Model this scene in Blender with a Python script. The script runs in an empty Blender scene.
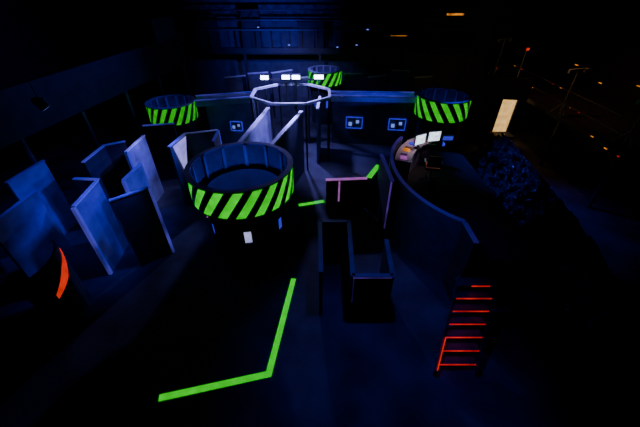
import bpy, math, random
from math import sin,cos,pi,radians
from mathutils import Vector, Matrix, noise
random.seed(4)
SC=bpy.context.scene
COL=SC.collection

# ---------------------------------------------------------------- materials
def mat_paint(name,c,rough=.6,var=.35,scale=3.0,bump=.15,metal=0.0,bscale=8,bdist=.02):
    m=bpy.data.materials.new(name);m.use_nodes=True
    nt=m.node_tree;b=nt.nodes['Principled BSDF']
    tc=nt.nodes.new('ShaderNodeTexCoord')
    n=nt.nodes.new('ShaderNodeTexNoise');n.inputs['Scale'].default_value=scale;n.inputs['Detail'].default_value=6
    nt.links.new(tc.outputs['Object'],n.inputs['Vector'])
    r=nt.nodes.new('ShaderNodeValToRGB')
    r.color_ramp.elements[0].position=.3;r.color_ramp.elements[1].position=.75
    r.color_ramp.elements[0].color=[x*(1-var) for x in c]+[1]
    r.color_ramp.elements[1].color=[min(1,x*(1+var)) for x in c]+[1]
    nt.links.new(n.outputs['Fac'],r.inputs['Fac']);nt.links.new(r.outputs['Color'],b.inputs['Base Color'])
    b.inputs['Roughness'].default_value=rough;b.inputs['Metallic'].default_value=metal
    bp=nt.nodes.new('ShaderNodeBump');bp.inputs['Strength'].default_value=bump;bp.inputs['Distance'].default_value=bdist
    n2=nt.nodes.new('ShaderNodeTexNoise');n2.inputs['Scale'].default_value=scale*bscale
    nt.links.new(tc.outputs['Object'],n2.inputs['Vector'])
    nt.links.new(n2.outputs['Fac'],bp.inputs['Height']);nt.links.new(bp.outputs['Normal'],b.inputs['Normal'])
    return m
def mat_glow(name,c,s,var=.25,scale=5,base=.3):
    m=bpy.data.materials.new(name);m.use_nodes=True
    nt=m.node_tree;b=nt.nodes['Principled BSDF']
    b.inputs['Base Color'].default_value=[x*base for x in c]+[1];b.inputs['Roughness'].default_value=.6
    tc=nt.nodes.new('ShaderNodeTexCoord')
    n=nt.nodes.new('ShaderNodeTexNoise');n.inputs['Scale'].default_value=scale
    nt.links.new(tc.outputs['Object'],n.inputs['Vector'])
    mr=nt.nodes.new('ShaderNodeMapRange');mr.inputs['From Min'].default_value=.3;mr.inputs['From Max'].default_value=.7
    mr.inputs['To Min'].default_value=s*(1-var);mr.inputs['To Max'].default_value=s*(1+var)
    nt.links.new(n.outputs['Fac'],mr.inputs['Value'])
    b.inputs['Emission Color'].default_value=list(c)+[1]
    nt.links.new(mr.outputs['Result'],b.inputs['Emission Strength'])
    return m
GC=(0,1,0)
def mat_hazard(name,N,slope,s):
    m=bpy.data.materials.new(name);m.use_nodes=True
    nt=m.node_tree;b=nt.nodes['Principled BSDF'];b.inputs['Roughness'].default_value=.6
    tc=nt.nodes.new('ShaderNodeTexCoord');sx=nt.nodes.new('ShaderNodeSeparateXYZ')
    nt.links.new(tc.outputs['Object'],sx.inputs[0])
    def M(op,a,bb=None):
        n=nt.nodes.new('ShaderNodeMath');n.operation=op
        for i,v in enumerate((a,bb)):
            if v is None: continue
            if isinstance(v,(int,float)): n.inputs[i].default_value=v
            else: nt.links.new(v,n.inputs[i])
        return n.outputs[0]
    a=M('ARCTAN2',sx.outputs['Y'],sx.outputs['X'])
    t=M('ADD',M('MULTIPLY',a,N/(2*pi)),M('MULTIPLY',sx.outputs['Z'],slope))
    g=M('GREATER_THAN',M('FRACT',M('ADD',t,50.0)),.47)
    nz=nt.nodes.new('ShaderNodeTexNoise');nz.inputs['Scale'].default_value=4
    nt.links.new(tc.outputs['Object'],nz.inputs['Vector'])
    st=M('MULTIPLY',g,M('MULTIPLY',M('ADD',nz.outputs['Fac'],.5),s))
    b.inputs['Emission Color'].default_value=GC+(1,)
    nt.links.new(st,b.inputs['Emission Strength'])
    mx=nt.nodes.new('ShaderNodeMix');mx.data_type='RGBA'
    mx.inputs['A'].default_value=(.008,.008,.012,1);mx.inputs['B'].default_value=(0,.1,0,1)
    nt.links.new(g,mx.inputs['Factor']);nt.links.new(mx.outputs['Result'],b.inputs['Base Color'])
    return m
DARK=mat_paint('dim_wall_paint',(.022,.024,.035),.75)  # near-black for walls left in the dark; their shade is in the base colour
NAVY=mat_paint('navy_wall_paint',(.06,.065,.12),.7)
PANEL=mat_paint('lit_wall_panel',(.20,.21,.33),.7,var=.6,scale=1.3)  # lighter base for walls that catch light; the lit look is in the colour
CAP=mat_paint('pale_cap_trim',(.6,.6,.75),.5,var=.2)  # pale so wall tops look lit; light put into the cap colour
FLOOR=mat_paint('floor_carpet',(.04,.044,.07),.85,var=.7,scale=1.0,bump=.4)
METAL=mat_paint('dark_metal',(.12,.12,.14),.4,metal=.7)
POLE=mat_paint('grey_pole',(.4,.4,.42),.5)
CEIL=mat_paint('ceiling_black',(.015,.015,.02),.9)
GREEN=mat_glow('green_fluorescent_tape',GC,.66,var=.12,base=.05)
PINK=mat_glow('pink_fluorescent_tape',(.75,.2,.8),.42)
PURP=mat_glow('violet_edge_glow',(.3,.1,1),.16,var=.8,scale=2)  # violet light along wall edges, put in as weak emission
RIM=mat_glow('violet_rim_glow',(.16,.08,1),.05,var=.8,scale=1)  # dim emission stands in for light catching the top rims
EDGE=mat_glow('blue_edge_glow',(.14,.12,1),.2,var=.9,scale=1.2)  # edge-lit look of panel caps and ends, painted as emission
RED=mat_glow('red_led_strip',(1,.02,.01),.5,var=.6,scale=3)
ORANGE=mat_glow('orange_fluorescent_tape',(1,.03,.005),.75)
AMBER=mat_glow('amber_lamp',(1,.3,.02),.7,var=.8)
LED=mat_glow('white_blue_led',(.6,.7,1),16)
LEDB=mat_glow('dim_blue_led',(.2,.3,1),.9)
WINB=mat_glow('blue_window_glow',(.06,.05,1),.6)
WINW=mat_glow('white_window_glow',(.5,.5,1),.9)
SCREEN=mat_glow('monitor_screen',(.7,.85,1),1.9,var=.6,scale=14)
WARM=mat_glow('warm_lit_room',(1,.6,.2),.9)
WHITE=mat_glow('lit_patch_glow',(.4,.35,1),.9)  # emission for a bright patch of light on the wall
FABRIC=mat_paint('orange_fabric',(.7,.2,.06),.9)
FILM=mat_paint('glossy_plastic_film',(.015,.02,.08),.16,var=.9,scale=5,bump=1.0,bscale=2.5,bdist=.12)

# ---------------------------------------------------------------- mesh builder
class MB:
    def __init__(s): s.v=[];s.f=[];s.m=[];s.mats=[]
    def mi(s,mat):
        if mat not in s.mats: s.mats.append(mat)
        return s.mats.index(mat)
    def hexa(s,lo,hi,mat,top=None):
        b=len(s.v);n=len(lo);s.v+=[tuple(p) for p in lo]+[tuple(p) for p in hi]
        k=s.mi(mat);kt=s.mi(top) if top else k
        for i in range(n):
            j=(i+1)%n;s.f.append((b+i,b+j,b+n+j,b+n+i));s.m.append(k)
        s.f.append(tuple(b+i for i in reversed(range(n))));s.m.append(k)
        s.f.append(tuple(b+n+i for i in range(n)));s.m.append(kt)
    def box(s,c,d,mat,rz=0,top=None):
        hx,hy,hz=d[0]/2,d[1]/2,d[2]/2;cr,sr=cos(rz),sin(rz)
        P=[(-hx,-hy),(hx,-hy),(hx,hy),(-hx,hy)]
        P=[(c[0]+x*cr-y*sr,c[1]+x*sr+y*cr) for x,y in P]
        s.hexa([(x,y,c[2]-hz) for x,y in P],[(x,y,c[2]+hz) for x,y in P],mat,top)
    def wall(s,a,b,z0,z1,th,mat,cap=None,capm=None):
        dx,dy=b[0]-a[0],b[1]-a[1];L=math.hypot(dx,dy);r=math.atan2(dy,dx)
        c=((a[0]+b[0])/2,(a[1]+b[1])/2)
        s.box((c[0],c[1],(z0+z1)/2),(L,th,z1-z0),mat,r)
        if cap: s.box((c[0],c[1],z1+cap/2),(L+.03,th+.03,cap),capm,r)
    def tube(s,a,b,r,mat,n=10,r2=None):
        a=Vector(a);b=Vector(b);d=(b-a).normalized()
        u=d.orthogonal().normalized();w=d.cross(u);r2=r if r2 is None else r2
        s.hexa([a+(u*cos(2*pi*i/n)+w*sin(2*pi*i/n))*r for i in range(n)],[b+(u*cos(2*pi*i/n)+w*sin(2*pi*i/n))*r2 for i in range(n)],mat)
    def arc(s,c,r0,r1,a0,a1,z0,z1,n,mat,top=None,skip=None,ry=1.0):
        for i in range(n):
            if skip and skip(i): continue
            t0=a0+(a1-a0)*i/n;t1=a0+(a1-a0)*(i+1)/n
            q=lambda r,t,z:(c[0]+r*cos(t),c[1]+r*ry*sin(t),z)
            s.hexa([q(r0,t0,z0),q(r1,t0,z0),q(r1,t1,z0),q(r0,t1,z0)],[q(r0,t0,z1),q(r1,t0,z1),q(r1,t1,z1),q(r0,t1,z1)],mat,top)
    def ribbon(s,pts,w,z0,z1,mat):
        P=[Vector((p[0],p[1],0)) for p in pts];L=[];R=[]
        for i,p in enumerate(P):
            d0=(P[i]-P[i-1]).normalized() if i else (P[1]-P[0]).normalized()
            d1=(P[i+1]-P[i]).normalized() if i<len(P)-1 else d0
            n0=Vector((-d0.y,d0.x,0));n1=Vector((-d1.y,d1.x,0));m=(n0+n1).normalized()
            k=w/2/max(.4,m.dot(n0));L.append(p+m*k);R.append(p-m*k)
        for i in range(len(P)-1):
            q=[L[i],R[i],R[i+1],L[i+1]]
            s.hexa([(a.x,a.y,z0) for a in q],[(a.x,a.y,z1) for a in q],mat)
    def build(s,name,parent=None,loc=(0,0,0),smooth=False,bevel=0):
        me=bpy.data.meshes.new(name);me.from_pydata(s.v,[],s.f);me.update()
        for m in s.mats: me.materials.append(m)
        for p,k in zip(me.polygons,s.m): p.material_index=k;p.use_smooth=smooth
        o=bpy.data.objects.new(name,me);o.location=loc;COL.objects.link(o)
        if bevel:
            md=o.modifiers.new('bevel','BEVEL');md.width=bevel;md.segments=2;md.limit_method='ANGLE'
        if parent: o.parent=parent
        return o
def empty(name,loc=(0,0,0)):
    e=bpy.data.objects.new(name,None);e.location=loc;COL.objects.link(e);return e

# ---------------------------------------------------------------- room shell
X0,X1,Y0,Y1,ZC=-12.0,12.5,-3.0,20.0,8.5
def slab(name,c,d,m):
    b=MB();b.box((0,0,0),d,m);return b.build(name,loc=c)
slab('floor',((X0+X1)/2,(Y0+Y1)/2,-.1),(X1-X0+.6,Y1-Y0+.6,.2),FLOOR)
slab('ceiling',((X0+X1)/2,(Y0+Y1)/2,ZC+.1),(X1-X0+.6,Y1-Y0+.6,.2),CEIL)
slab('wall_left',(X0-.1,(Y0+Y1)/2,ZC/2),(.2,Y1-Y0,ZC),DARK)
slab('wall_right',(X1+.1,(Y0+Y1)/2,ZC/2),(.2,Y1-Y0,ZC),DARK)
slab('wall_back',((X0+X1)/2,Y1+.1,ZC/2),(X1-X0,.2,ZC),NAVY)
slab('wall_front',((X0+X1)/2,Y0-.1,ZC/2),(X1-X0,.2,ZC),DARK)

# ---------------------------------------------------------------- towers
def tower(loc,R,top,band,hz,nseg=48,light=None,white=None,wins=(-140,-78,-25,40,100,160)):
    e=empty('laser_tag_tower',(loc[0],loc[1],0))
    zb=top-band;rb=R*.80;n=72
    wl=[round(((w%360)-5)/5)%n for w in wins]
    op=set(); [op.update(((k)%n,(k+1)%n)) for k in wl]
    b=MB()
    b.arc((0,0),rb-.06,rb,0,2*pi,0,.85,n,DARK)
    b.arc((0,0),rb-.06,rb,0,2*pi,.85,1.25,n,DARK,skip=lambda i:i in op)
    b.arc((0,0),rb-.06,rb,0,2*pi,1.25,zb+.05,n,DARK)
    b.build('body',e)
    b=MB()
    b.arc((0,0),rb-.06,R-.04,0,2*pi,zb-.06,zb,nseg,DARK)
    b.arc((0,0),R-.10,R-.04,0,2*pi,zb,top,nseg,NAVY)
    b.arc((0,0),R-.12,R+.015,0,2*pi,top,top+.03,nseg,PANEL)
    for k in range(12):
        t=k*pi/6+.1
        b.box(((R-.14)*cos(t),(R-.14)*sin(t),(zb+top)/2),(.06,.08,band),PANEL,t)
    b.build('parapet',e)
    b=MB();b.arc((0,0),R-.04,R,0,2*pi,zb,top,nseg,hz);b.build('hazard_band',e)
    b=MB()
    for j,k in enumerate(wl):
        b.arc((0,0),rb-.05,rb-.03,k*2*pi/n,(k+2)*2*pi/n,.87,1.23,2,WINW if j==white else WINB)
    b.build('window_panes',e)
    if light:
        l=bpy.data.lights.new('tower_uv_lamp','POINT');l.energy=light;l.color=(.08,.08,1);l.shadow_soft_size=.12
        o=bpy.data.objects.new('tower_uv_lamp',l);o.location=(0,0,zb-.2);o.parent=e;COL.objects.link(o)
    return e
tower((-2.03,7.23),1.33,2.6,.72,mat_hazard('hazard_stripes_a',19,-1.55,.66),light=50,white=1)
tower((-5.65,12.2),.88,2.6,.62,mat_hazard('hazard_stripes_c',17,-1.7,.42),light=10)
tower((4.86,12.8),1.03,2.65,.72,mat_hazard('hazard_stripes_b',15,1.6,.5),light=10)
tower((.25,17.2),.85,2.6,.62,mat_hazard('hazard_stripes_d',15,-1.6,.6),light=10)

# ---------------------------------------------------------------- octagonal ring with LED heads
e=empty('octagon_ring_walkway')
b=MB();oc=(-1.13,12.9);RR=1.62
pts=[(oc[0]+RR*cos(pi/8+k*pi/4),oc[1]+RR*.85*sin(pi/8+k*pi/4)) for k in range(8)]
for k in range(8):
    a=pts[k];c=pts[(k+1)%8]
    b.wall(a,c,2.66,2.74,.10,CAP)
    b.box((a[0],a[1],1.33),(.07,.07,2.66),DARK,k*pi/4)
b.build('frame',e)
b=MB()
def bridge(a,c,z,w):
    d=Vector((c[0]-a[0],c[1]-a[1]));n=Vector((-d.y,d.x)).normalized()*w/2
    b.wall(a,c,z-.06,z,w,PANEL)
    for s in(-1,1): b.wall((a[0]+s*n.x,a[1]+s*n.y),(c[0]+s*n.x,c[1]+s*n.y),z-.1,z+.12,.05,CAP,.03,EDGE)
bridge((-2.65,12.95),(-4.78,12.45),2.52,.6)
bridge((.42,13.2),(3.8,13.05),2.48,.55)
b.build('bridges',e)
b=MB()
for (x,y,w) in ((-2.3,14.05,.36),(-1.42,14.1,.36),(-1.0,14.1,.36),(-.05,14.15,.42)):
    b.box((x,y,3.02),(w,.14,.2),METAL);b.box((x,y-.08,3.02),(w-.04,.03,.15),LED)
    b.tube((x,y,2.0),(x,y,2.95),.03,METAL)
b.box((-1.15,14.15,2.9),(2.7,.06,.06),METAL)
b.build('led_heads',e)

# ---------------------------------------------------------------- maze walls
def maze(name,segs,z1,th=.08,mat=NAVY,cap=.03,capm=CAP,ends=None):
    b=MB()
    for a,c in segs: b.wall(a,c,0,z1,th,mat,cap,capm)
    if ends:
        for p in ends: b.box((p[0],p[1],z1/2),(th+.02,th+.02,z1),EDGE)
    return b.build(name)
maze('maze_wall',[((-4.75,13.3),(-2.75,13.45))],2.4,.1,PANEL,.05,CAP)
maze('maze_wall',[((-1.95,12.0),(-2.45,8.65))],2.4,.1,PANEL,.05,CAP)
maze('maze_wall',[((-.68,11.6),(-1.5,8.5))],2.4,.1,NAVY,.06,CAP)
maze('maze_wall',[((.55,14.3),(4.0,13.9))],2.3,.1,NAVY,.05,CAP)
maze('maze_wall',[((-.1,12.2),(0.0,13.7))],2.3,.08,PANEL,.05,CAP)
def framed_window(name,c,w,h):
    b=MB();x,y,z=c;t=.035;r=-.12
    b.box((x,y,z+h/2),(w,.05,t),WINB,r);b.box((x,y,z-h/2),(w,.05,t),WINB,r)
    for k in(-1,0,1): b.box((x+k*w/2,y-k*w/2*.12,z),(t,.05,h),WINB if k else METAL,r)
    b.box((x,y+.02,z),(w,.02,h),PANEL,r)
    b.box((x-w*.25,y-.01,z-h*.1),(w*.2,.04,h*.3),LEDB,r);b.box((x+w*.2,y-.03,z+h*.1),(w*.18,.03,h*.25),LEDB,r)
    b.build(name)
framed_window('window_1',(1.55,14.08,1.05),.72,.5)
framed_window('window_2',(3.45,13.86,1.05),.72,.5)
framed_window('window_3',(-3.6,13.30,1.2),.5,.4)

# left maze panels
maze('maze_partition',[((-5.65,5.95),(-5.75,7.1))],2.2,.06,PANEL,ends=[(-5.65,5.93)])
maze('maze_partition',[((-5.8,8.75),(-5.8,9.95))],2.2,.06,PANEL,ends=[(-5.8,8.73)])
maze('maze_partition',[((-6.7,8.1),(-6.7,9.2)),((-6.7,9.2),(-6.2,9.5))],2.2,.06,DARK,.03,EDGE)
maze('maze_partition',[((-4.95,6.2),(-4.3,6.75))],2.2,.06,DARK,.03,PANEL,ends=[(-4.28,6.77)])
maze('maze_partition',[((-5.2,7.3),(-5.15,8.2))],2.1,.06,PANEL,.03,EDGE,ends=[(-5.2,7.28)])
maze('maze_partition',[((-7.0,5.2),(-7.0,6.6))],2.2,.06,PANEL,.03,RIM)
maze('maze_partition',[((-6.4,7.2),(-5.75,7.15))],2.2,.06,DARK,.03,EDGE)
maze('maze_partition',[((-4.65,9.1),(-4.5,10.1)),((-4.5,10.1),(-3.5,10.4))],2.2,.06,NAVY,.03,CAP,ends=[(-3.48,10.4)])
maze('maze_partition',[((-3.45,10.3),(-3.4,9.5))],2.2,.05,DARK,.03,RIM)
maze('maze_partition',[((-6.2,10.8),(-5.2,11.0))],2.2,.07,DARK,.03,EDGE)
maze('maze_partition',[((-8.0,7.0),(-7.9,8.2))],2.2,.06,PANEL,.03,RIM)
b=MB();b.hexa([(-4.58,9.2,2.17),(-4.45,10.0,2.17),(-4.52,9.5,.95)][::-1],[(-4.57,9.2,2.17),(-4.44,10.0,2.17),(-4.51,9.5,.95)][::-1],WHITE);b.build('triangular_lit_patch')  # patch of light on the wall face, modelled as a glowing triangle

# centre barriers
maze('low_barrier',[((.2,8.8),(1.5,8.9))],1.2,.08,DARK,.03,PINK)
b=MB();b.box((.62,8.745,.8),(.05,.02,.76),PINK);b.build('pink_tape_stripe')
maze('low_barrier',[((1.58,8.95),(2.0,9.75))],1.2,.14,DARK,.03,GREEN)
b=MB()
for a,c in [((0.0,6.3),(.72,6.3)),((0.0,6.3),(0.02,4.6)),((.72,6.3),(.68,4.5)),((.68,4.5),(1.5,4.5)),((1.5,4.5),(1.55,5.6))]:
    b.wall(a,c,0,1.5,.07,DARK,.02,NAVY)
b.box((.70,4.455,1.1),(.02,.02,.8),RIM);b.box((1.08,4.455,1.49),(.8,.02,.02),PURP)
b.build('maze_corner_barrier')
b=MB()
b.wall((1.95,7.4),(1.9,9.0),0,2.0,.08,DARK,.02,RIM)
b.box((1.92,7.36,1.2),(.04,.03,1.6),PURP)
b.build('maze_partition')

b=MB();b.ribbon([(-.70,5.75),(-1.04,3.22),(-3.08,2.76)],.135,.002,.008,GREEN);b.build('green_floor_tape')
b=MB();b.ribbon([(-.75,9.1),(.15,9.35)],.17,.002,.008,GREEN);b.build('green_floor_tape')
b=MB();b.ribbon([(-3.75,8.4),(-3.55,9.0)],.06,.002,.008,PINK);b.build('pink_floor_tape')

b=MB()
b.arc((-6.6,4.6),.94,1.0,-.6,.9,0,1.7,14,DARK)
for i in range(18):
    t0=-.2+.95*i/18;t1=-.2+.95*(i+1)/18
    w=lambda t:.035+.07*(1-abs(t-.27)/.5)
    zc=lambda t:.95+.57*(t+.2)
    P=lambda t,s_,r:(-6.6+r*cos(t),4.6+r*sin(t),zc(t)+s_*w(t)*1.4)
    b.hexa([P(t0,-1,1.0),P(t0,-1,1.012),P(t1,-1,1.012),P(t1,-1,1.0)],[P(t0,1,1.0),P(t0,1,1.012),P(t1,1,1.012),P(t1,1,1.0)],ORANGE)
b.build('curved_screen')

# ---------------------------------------------------------------- round control booth
e=empty('control_booth')
C=(4.4,8.2);RY=3.0/2.3
b=MB();b.arc(C,2.22,2.30,radians(135),radians(240),0,2.0,30,NAVY,ry=RY)
b.arc(C,2.22,2.31,radians(135),radians(240),2.0,2.03,30,RIM,ry=RY)
b.wall((3.25,5.6),(3.25,4.95),0,2.0,.07,DARK,.03,RIM)
b.build('curved_wall',e)
b=MB()
dk=[(min(5.3,C[0]+2.2*cos(t)),C[1]+2.2*RY*sin(t)) for t in [2*pi*i/40 for i in range(40)]]
b.hexa([(x,y,1.0) for x,y in dk],[(x,y,1.1) for x,y in dk],CEIL)
for k in range(3,8):
    t=k*pi/4;b.box((min(5.1,C[0]+1.9*cos(t)),C[1]+1.9*RY*sin(t),.5),(.1,.1,1.0),DARK)
b.build('deck',e)
b=MB()
b.arc(C,1.65,2.15,radians(108),radians(165),1.80,1.85,16,CAP,ry=RY)
b.arc(C,1.68,1.72,radians(108),radians(165),1.1,1.80,16,PANEL,ry=RY)
for k in range(7):
    t=radians(118+k*7);b.box((C[0]+1.9*cos(t),C[1]+1.9*RY*sin(t),1.88),(.2,.14,.06),(CAP,PINK,WINB,CAP,AMBER,CAP,PINK)[k],t)
b.build('desk_counter',e)
def monitor(x,y,z,r,w=.5,h=.32):
    b=MB();b.box((0,0,.13+h/2),(w,.04,h),METAL);b.box((0,-.024,.13+h/2),(w-.05,.008,h-.05),SCREEN)
    b.box((0,.03,.09),(.05,.04,.2),METAL);b.box((0,.02,.01),(.22,.16,.02),METAL)
    o=b.build('computer_monitor',parent=e,loc=(x,y,z));o.rotation_euler=(0,0,r)
monitor(3.25,9.75,1.86,.5,.46,.36);monitor(3.78,10.0,1.86,.2,.46,.36)
b=MB();b.box((0,0,.15),(.4,.06,.2),METAL);b.box((0,-.035,.15),(.34,.008,.14),WINB);b.box((0,0,.02),(.2,.2,.04),METAL);b.build('control_screen',e,loc=(4.35,10.25,1.85))
b=MB()
b.box((0,0,.5),(.42,.42,.08),FABRIC);b.box((0,.2,.78),(.4,.06,.36),FABRIC)
b.tube((0,0,.1),(0,0,.47),.03,METAL)
for k in range(5):
    t=k*2*pi/5;b.tube((0,0,.1),(.28*cos(t),.28*sin(t),.05),.02,METAL);b.tube((.28*cos(t),.28*sin(t),.0),(.28*cos(t),.28*sin(t),.05),.03,METAL)
for sx in(-1,1): b.box((sx*.25,0,.68),(.05,.28,.03),METAL);b.tube((sx*.25,0,.5),(sx*.25,0,.68),.015,METAL)
o=b.build('office_chair',loc=(3.55,8.95,1.1),bevel=.01,parent=e);o.rotation_euler=(0,0,2.9)

e=empty('lit_staircase')
b=MB();s=MB();n=7
for k in range(n):
    f=k/(n-1);x=2.78+f*.60;y=3.35+f*1.22;z=.16*(k+1);w=.76 if k<n-1 else .4
    b.box((x,y+.11,z-.02),(.78,.24,.04),METAL);s.box((x+(.76-w)/2-.1*(k==n-1),y-.015,z-.01),(w,.015,.026),RED)
for sx in(-.42,.42):
    b.hexa([(2.70+sx,3.2,0),(2.74+sx,3.2,0),(3.5+sx,4.8,1.0),(3.46+sx,4.8,1.0)],[(2.70+sx,3.2,.18),(2.74+sx,3.2,.18),(3.5+sx,4.8,1.2),(3.46+sx,4.8,1.2)],METAL)
b.build('treads',e)
s.hexa([(2.32,3.2,.18),(2.345,3.2,.18),(2.585,3.7,.52),(2.56,3.7,.52)],[(2.32,3.2,.21),(2.345,3.2,.21),(2.585,3.7,.55),(2.56,3.7,.55)],ORANGE)
s.build('red_nosings',e)

# crumpled plastic film draped over a long rail
me=bpy.data.meshes.new('plastic_film_drape');V=[];F=[];NU,NV=170,30
for i in range(NU+1):
    for j in range(NV+1):
        u=i/NU;v=j/NV;y=3.6+8.6*u
        xc=5.4+1.55*u**.55
        x=xc-.55+(.9)*v;z=.15+1.35*v**.8-.5*max(0,v-.8)
        p=Vector((u*20,v*5,1.0));d=noise.noise(p)*.30+noise.noise(p*2.3)*.18+abs(noise.noise(p*4.5))*.14
        V.append((x-d*.7,y+noise.noise(p*1.7+Vector((7,0,0)))*.22,max(.03,z+d*.9)))
for i in range(NU):
    for j in range(NV):
        a=i*(NV+1)+j;F.append((a,a+NV+1,a+NV+2,a+1))
me.from_pydata(V,[],F);me.materials.append(FILM);o=bpy.data.objects.new('plastic_film_drape',me);COL.objects.link(o)

# ---------------------------------------------------------------- back right door, mezzanine, lamp stands
b=MB()
b.wall((6.6,14.3),(7.95,14.1),0,3.0,.12,DARK);b.wall((8.55,14.0),(8.9,13.95),0,3.0,.12,DARK);b.wall((7.95,14.1),(8.55,14.0),2.1,3.0,.12,DARK)
b.build('wall_partition_rear')
b=MB();b.wall((7.85,14.75),(8.7,14.6),0,2.2,.06,WARM);b.wall((8.65,14.1),(8.72,14.6),0,2.2,.06,WARM);b.build('door_1')
b=MB();b.box((0,0,.35),(.8,.5,.7),DARK);b.box((0,0,.72),(.9,.6,.05),NAVY);b.build('service_counter',loc=(8.1,13.5,0))
e=empty('mezzanine_deck')
b=MB();b.box((10.7,12.2,2.0),(3.1,13.5,.15),DARK)
for y in (6,9,12,15,18): b.tube((9.3,y,0),(9.3,y,1.93),.07,METAL);b.tube((9.2,y,2.07),(9.2,y,3.0),.025,METAL)
for z in(2.55,3.0): b.tube((9.2,5.6,z),(9.2,18.9,z),.02,METAL)
b.build('deck',e)
b=MB()
for i in range(16):
    y=6.5+12*i/16+random.uniform(-.25,.25);z=random.choice((2.1,2.0,2.55,3.0))
    b.box((9.13,y,z),(.03,random.uniform(.03,.12),.018),AMBER if i%3 else RED)
for i in range(6):
    y=7+1.8*i;b.box((11.9,y,random.uniform(2.6,3.4)),(.04,random.uniform(.1,.25),.025),AMBER)
b.build('amber_marker_lights',e)
def stand(x,y,z,h,head,redtop):
    b=MB();b.tube((0,0,.0),(0,0,h),.028,POLE)
    for k in range(3):
        t=k*2*pi/3+.4;b.tube((0,0,.45),(.32*cos(t),.32*sin(t),0),.018,POLE)
    if head: b.tube((-.3,0,h),(.3,.0,h+.05),.025,POLE);b.box((-.28,0,h-.06),(.12,.12,.14),POLE);b.box((.28,0,h-.02),(.12,.12,.14),POLE)
    if redtop: b.box((0,0,h+.06),(.16,.12,.12),METAL);b.box((0,-.065,h+.06),(.13,.02,.1),ORANGE)
    b.build('light_stand',parent=e,loc=(x,y,z))
stand(9.35,16,2.08,1.6,False,True);stand(9.4,12.4,2.08,1.6,True,False);stand(9.4,18.3,2.08,1.7,True,False);stand(9.8,9.6,2.08,1.4,True,False)
b=MB();b.box((0,0,0),(.9,.2,.14),METAL);b.box((0,-.11,0),(.8,.02,.08),AMBER);b.tube((-.4,0,.05),(-.4,0,ZC-4.92),.01,METAL);b.tube((.4,0,.05),(.4,0,ZC-4.92),.01,METAL)
b.build('hanging_amber_light_bar',loc=(6.45,18,4.9))
b=MB();b.box((0,0,0),(.9,.16,.1),METAL);b.box((0,-.09,0),(.8,.02,.015),AMBER);b.tube((0,0,.05),(0,0,ZC-4.02),.01,METAL)
b.build('hanging_amber_light_bar',loc=(3.9,18,4.0))

# ---------------------------------------------------------------- upper left gallery, spot can, rear truss
b=MB()
b.wall((-8.4,6.0),(-6.6,17.0),3.0,4.1,.12,DARK,.05,DARK)
for i in range(6):
    f=i/5;x=-8.4+1.8*f;y=6+11*f;b.tube((x-.15,y,0),(x-.15,y,3.0),.08,METAL)
b.hexa([(-11.9,6,2.9),(-8.4,6,2.9),(-6.6,17,2.9),(-11.9,17,2.9)],[(-11.9,6,3.0),(-8.4,6,3.0),(-6.6,17,3.0),(-11.9,17,3.0)],DARK)
b.wall((-6.75,14.8),(-6.45,16.2),4.15,5.0,.08,NAVY)
b.build('gallery_balcony')
def can(x,y,z,led,aim,s=1):
    b=MB();d=Vector(aim).normalized();p=Vector((0,0,0))
    b.tube(p-d*.2*s,p+d*.12*s,.1*s,METAL,14,.13*s);b.tube(p+d*.12*s,p+d*.125*s,.11*s,led,14)
    b.tube((0,0,.08),(0,0,ZC-z-.02),.012,METAL);b.box((0,0,.14),(.3,.04,.04),METAL)
    b.build('stage_spotlight',loc=(x,y,z))
can(-6.6,7.6,4.0,LEDB,(.5,.2,-1.0),.9)
b=MB()
for z,y in((4.6,18.5),(4.6,19.0),(5.0,18.75)): b.tube((-8,y,z),(8,y,z),.04,METAL)
for i in range(32):
    x=-8+i*.5;b.tube((x,18.5,4.6),(x+.25,18.75,5.0),.018,METAL,6);b.tube((x+.25,18.75,5.0),(x+.5,19.0,4.6),.018,METAL,6)
for x in(-6,0,6): b.tube((x,18.75,5.0),(x,18.75,ZC-.02),.02,METAL)
b.build('lighting_truss')
b=MB()
b.box((0,19.2,3.1),(17,1.2,.14),DARK)
b.wall((-8.5,18.55),(8.5,18.55),3.1,3.35,.06,DARK)
for i in range(24):
    x=-8.3+i*.72;b.box((x,18.55,3.75),(.05,.05,.8),DARK)
b.box((0,18.55,4.17),(17,.07,.06),NAVY)
for x,w,h in ((-6.0,1.2,1.6),(-3.6,.9,1.9),(-.5,1.4,1.3),(1.6,.5,2.0),(3.2,1.1,1.5),(6.2,1.5,1.7)):
    b.box((x,19.3,3.17+h/2),(w,.4,h),DARK)
for x in (-8.3,-4,0,4,8.3): b.box((x,18.7,1.52),(.12,.12,3.04),DARK)
b.build('rear_balcony')
b=MB()
for x,z in ((-3.1,4.3),(-1.6,3.5),(.9,3.4),(1.9,3.5),(2.4,4.2)):
    b.box((x,18.46,z),(.10,.04,.04),LEDB)
b.build('rear_pilot_lights')
b=MB()
for i in range(9):
    x=-5.0+i*1.25;h=2.0+.4*random.random();b.wall((x,17.9+random.uniform(-.5,.3)),(x+1.0,18.0+random.uniform(-.5,.2)),0,h,.08,NAVY,.05,CAP)
b.build('rear_maze_walls')

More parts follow.
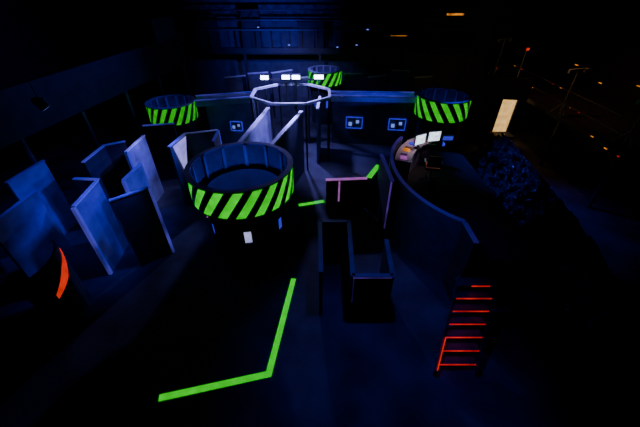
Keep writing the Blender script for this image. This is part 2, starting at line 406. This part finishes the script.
# ---------------------------------------------------------------- lights
def spot(name,loc,tgt,e,c,ang=60,blend=.8,r=.1):
    l=bpy.data.lights.new(name,'SPOT');l.energy=e;l.color=c;l.spot_size=radians(ang);l.spot_blend=blend;l.shadow_soft_size=r
    o=bpy.data.objects.new(name,l);o.location=loc;COL.objects.link(o)
    o.rotation_euler=(Vector(tgt)-Vector(loc)).to_track_quat('-Z','Y').to_euler()
UV=(.06,.045,1);LV=(.28,.25,1)
spot('octagon_lamp',(-1.1,13.9,4.2),(-1.4,12.4,1.5),1500,LV,128,1)
spot('rear_haze_wash',(-2.2,15.0,4.4),(-2.8,20,3.9),650,UV,90,1)  # unseen light added on the back wall in place of blue haze
spot('rear_maze_lamp',(-1.0,15.2,4.6),(-1.5,18,1.5),650,LV,95,1)
spot('left_maze_lamp',(-2.6,9.6,4.6),(-5.9,8.2,1.5),1300,UV,50,1)
spot('left_panel_lamp',(-4.3,6.3,3.4),(-5.8,6.5,1.0),260,UV,70,1)
spot('left_far_panel_lamp',(-6.1,6.2,3.8),(-7.4,6.8,1.4),120,UV,80,1)
spot('left_near_panel_lamp',(-4.6,9.3,3.3),(-5.9,9.3,1.2),220,LV,60,1)
spot('left_gallery_lamp',(-3,11,5.5),(-8,11,3.8),320,UV,80)
spot('film_lamp',(3.6,12.5,5.6),(6.5,9.8,.8),1300,UV,43,1)
spot('centre_lamp',(0,11.8,4.8),(.1,11.0,0),600,LV,36,1)
spot('corridor_fill',(-.3,10.9,4.4),(-2.2,10.6,1.4),1300,LV,50,1)  # unseen spot added to brighten the left corridor wall face
spot('foreground_lamp',(.9,4.6,5.9),(1.2,3.6,0),420,UV,66,1)
spot('right_wall_lamp',(2.0,12.0,4.4),(2.4,14,1.0),160,UV,85,1)
spot('booth_wall_fill',(.8,5.2,5.0),(3.0,5.9,1.0),170,(.08,.05,1),45,1)  # weak unseen spot added to tint the booth's outer face
spot('booth_lamp',(3.9,9.9,3.6),(3.0,9.9,1.8),70,(1,.6,.65),60,1)
spot('mezz_lamp',(8.0,13,6.5),(9.8,13,2.6),120,(1,.4,.15),90,1)

w=bpy.data.worlds.new('dark_world');SC.world=w;w.use_nodes=True
w.node_tree.nodes['Background'].inputs[0].default_value=(.01,.015,.08,1);w.node_tree.nodes['Background'].inputs[1].default_value=.02

cd=bpy.data.cameras.new('camera');cd.sensor_width=36;cd.lens=18;cd.clip_end=100
co=bpy.data.objects.new('camera',cd);co.location=(0,0,6.5);co.rotation_euler=(radians(53),0,0);COL.objects.link(co);SC.camera=co
